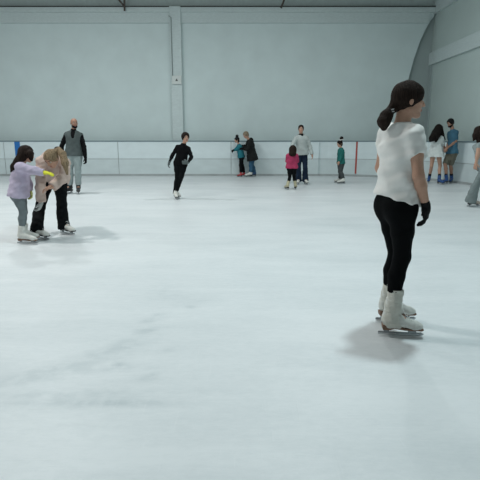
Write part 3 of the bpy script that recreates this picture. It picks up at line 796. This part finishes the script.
# 9 --- small girl in pink
p = Person('pink', 'little girl in pink top with long dark hair seen from behind', 1.10,
           head=(292.8, 149.3, -.02), hyaw=85, hpitch=8, neck=(292.2, 154, 0), cyaw=92, pelvis=(291.8, 167.5, 0), pyaw=90,
           L=dict(el=(287.2, 161, .06), wr=(287.8, 160, .2), kn=(289.8, 177, .0), foot=(286.6, 189.5, 108)),
           R=dict(el=(297.2, 161, .06), wr=(296.8, 160, .2), kn=(294, 177, .0), foot=(295.6, 189.2, 75)), hs=.20, bulk=1.15, skate=1.3)
p.body(); p.hair([BROWN_HAIR], tuft=.05, low=-.3, vol=.02, chains=[([(292.8, 149, -.08), (292.6, 153.5, -.12)], [.085, .075], .04), ([(291.3, 150, -.06), (290.8, 154, -.1)], [.06, .045], .04), ([(294.3, 150, -.06), (294.6, 154, -.1)], [.06, .045], .04)])
p.top('sweatshirt', [fabric('pink_fleece', (.42, .045, .115), .1)], o=.028, hem=-.035, hemr=.125, so=.022, cuff=.3, colr=.075, fold=.004, ffreq=55)
p.trousers('leggings', [TRB], o=.003, t1=1.65, fold=.002)
for g in 'LR':
    S = Shape(); a = p.kn[g]+(p.an[g]-p.kn[g])*.60; S.cone(a, p.kn[g]+(p.an[g]-p.kn[g])*.80, .042, .042, .01, flat=3); p.part('sock', S, [fabric('pink_sock', (.45, .06, .15))], .006)
p.skates([mat('cream_boot', (.46, .42, .28), .5)], SOLE_K, vox=.007)

# 10 --- child in green
p = Person('green', 'child in green top with hair in a bun standing side-on before the red board line', 1.22,
           head=(339.6, 143.8, 0), hyaw=-165, hpitch=-12, neck=(341, 149, 0), cyaw=-170, pelvis=(340.8, 163, .02), pyaw=-172,
           L=dict(el=(341.5, 156.5, -.12), wr=(339.2, 161.5, -.13), kn=(340.2, 172, -.06), foot=(340.8, 184, -172)),
           R=dict(el=(341.5, 156.5, .12), wr=(338.5, 160.5, .12), kn=(340.4, 172, .06), foot=(338, 182.8, 178)), hs=.195, bulk=1.1, skate=1.2)
p.body(); p.hair([DARK_HAIR], tuft=.04, low=-.2, chains=[([(341.2, 140, .0), (341.6, 138.2, 0)], [.045, .055], .01)])
m = MB(); c = at(341.3, 139.8, p.Y0); m.tube([c+np.array([math.cos(t_)*.065, math.sin(t_)*.065, .01*math.cos(t_)]) for t_ in np.linspace(0, 6.28, 20)], .014); m.build('scrunchie', mat('white_scrunchie', (.62, .62, .60), .8), p.root, p.base, True)
p.top('sweatshirt', [fabric('green_fleece', (.018, .14, .125), .1)], o=.020, hem=-.02, so=.018, cuff=.3, collar=.03, colr=.065, fold=.004, ffreq=50)
p.trousers('trousers', [fabric('charcoal_trousers', (.052, .058, .06))], o=0, rad=[.105, .10, .085, .085, .078], t1=1.92)
p.skates([BOOT_W], SOLE_K, vox=.007)

# 11 --- girl in the white dress
BLUE_BOOT = mat('blue_rental_boot', (.018, .075, .24), .4)
SOCK = fabric('black_sock', (.012, .012, .016))
p = Person('dress', 'long-haired young woman in short white dress and blue skates facing the man in blue', 1.60,
           head=(439.3, 129, 0), hyaw=45, hpitch=-18, neck=(437, 135.5, 0), cyaw=40, pelvis=(436, 151.5, 0), pyaw=60,
           L=dict(el=(443, 142.5, .22), wr=(444.5, 147, .2), kn=(431.5, 166, .08), foot=(428.5, 183, -118)),
           R=dict(el=(442.5, 143.5, -.05), wr=(444.8, 148.8, .05), kn=(440, 166, -.0), foot=(440.6, 184.5, -70)), female=True, bulk=.98)
p.body(); p.hair([DARK_HAIR], tuft=.05, low=-.2, vol=.02, chains=[([(438.5, 127.5, -.05), (435.5, 133, -.13), (432, 138.5, -.16), (430, 141, -.14)], [.10, .11, .09, .03], .03),
     ([(438.5, 128, -.06), (437.5, 135, -.16), (436, 141, -.17)], [.10, .09, .04], .03), ([(440.5, 128, -.02), (442.5, 135, -.08), (445, 139.5, -.08)], [.07, .05, .02], .03)])
WD = fabric('white_dress_cotton', (.66, .70, .69), .04)
p.top('dress', [WD], o=.026, hem=-.165, hemr=.205, sleeve=1.3, so=.03, fold=.009, ffreq=45)
for g in 'LR':
    S = Shape(); a = p.kn[g]+(p.an[g]-p.kn[g])*.62; S.cone(a, p.an[g], .046, .044, .01, flat=2); p.part('sock', S, [SOCK], .007)
p.skates([BLUE_BOOT], SOLE_K, vox=.008)

# 12 --- man leaning on the boards
p = Person('leaning', 'bearded man in blue shirt and khaki shorts leaning back on the boards', 1.74,
           head=(450.3, 123, -.02), hyaw=-155, hpitch=-22, neck=(453.0, 130, -.02), cyaw=-168, pelvis=(452.0, 152.3, -.08), pyaw=-165,
           L=dict(el=(455.8, 141.5, -.17), wr=(447.5, 147.8, -.26), kn=(450.6, 164.5, -.02), foot=(450.5, 183.4, -125)),
           R=dict(el=(449, 141, .12), wr=(446.6, 147.5, -.12), kn=(445.2, 164, -.08), foot=(444.2, 184.2, -150)), skin=SKIN_TAN, bulk=.98)
p.body(); p.beard([BLACK_HAIR]); p.hair([BLACK_HAIR], tuft=.045, low=-.1, vol=.015)
p.top('shirt', [fabric('blue_cotton_shirt', (.05, .135, .20), .1)], o=.022, hem=-.045, hemr=.122, sleeve=.8, so=.022, fold=.006)
p.trousers('shorts', [fabric('khaki_twill', (.14, .135, .105))], o=0, rad=[.108, .098, .082, .08, .08], t1=1.0, fold=.004)
for g in 'LR':
    S = Shape(); a = p.kn[g]+(p.an[g]-p.kn[g])*.66; S.cone(a, p.an[g], .047, .046, .01, flat=2); p.part('sock', S, [SOCK], .007)
p.skates([BLUE_BOOT], SOLE_K, vox=.008)

# 13 --- skater cut by the right edge
p = Person('edge', 'brown-haired skater in flared grey trousers, cut off by the right edge', 1.62,
           Y0=9.7, head=(481.5, 133.5, 0), hyaw=25, neck=(480, 143, 0), cyaw=15, pelvis=(483.5, 165, 0), pyaw=10,
           L=dict(el=(487, 154, .2), wr=(492, 163, .2), kn=(489, 182, .15), foot=(495, 205, 0)),
           R=dict(sh=(479.5, 145.5, -.15), el=(477.8, 154, -.2), wr=(476, 163, -.22), kn=(477.5, 182, -.08), foot=(474, 206.8, 5)), female=True)
p.body(); p.hair([BROWN_HAIR], tuft=.05, low=-.2, vol=.02, chains=[([(479, 131, -.02), (476, 135.5, -.05), (473.6, 140.2, -.06)], [.10, .065, .02], .03), ([(480, 132, -.03), (478.5, 141, -.07)], [.09, .04], .03)])
p.top('top', [fabric('grey_top', (.28, .32, .32))], o=.010, hem=.0, sleeve=.35, so=.010, fold=.003)
p.trousers('trousers', [fabric('grey_flared_trousers', (.20, .235, .235))], o=0, rad=[.098, .080, .066, .085, .120], t1=2.0, fold=.004, ext=.07)
p.skates([mat('tan_white_boot', (.50, .42, .36), .5)], SOLE_K, vox=.007, top=0.05)
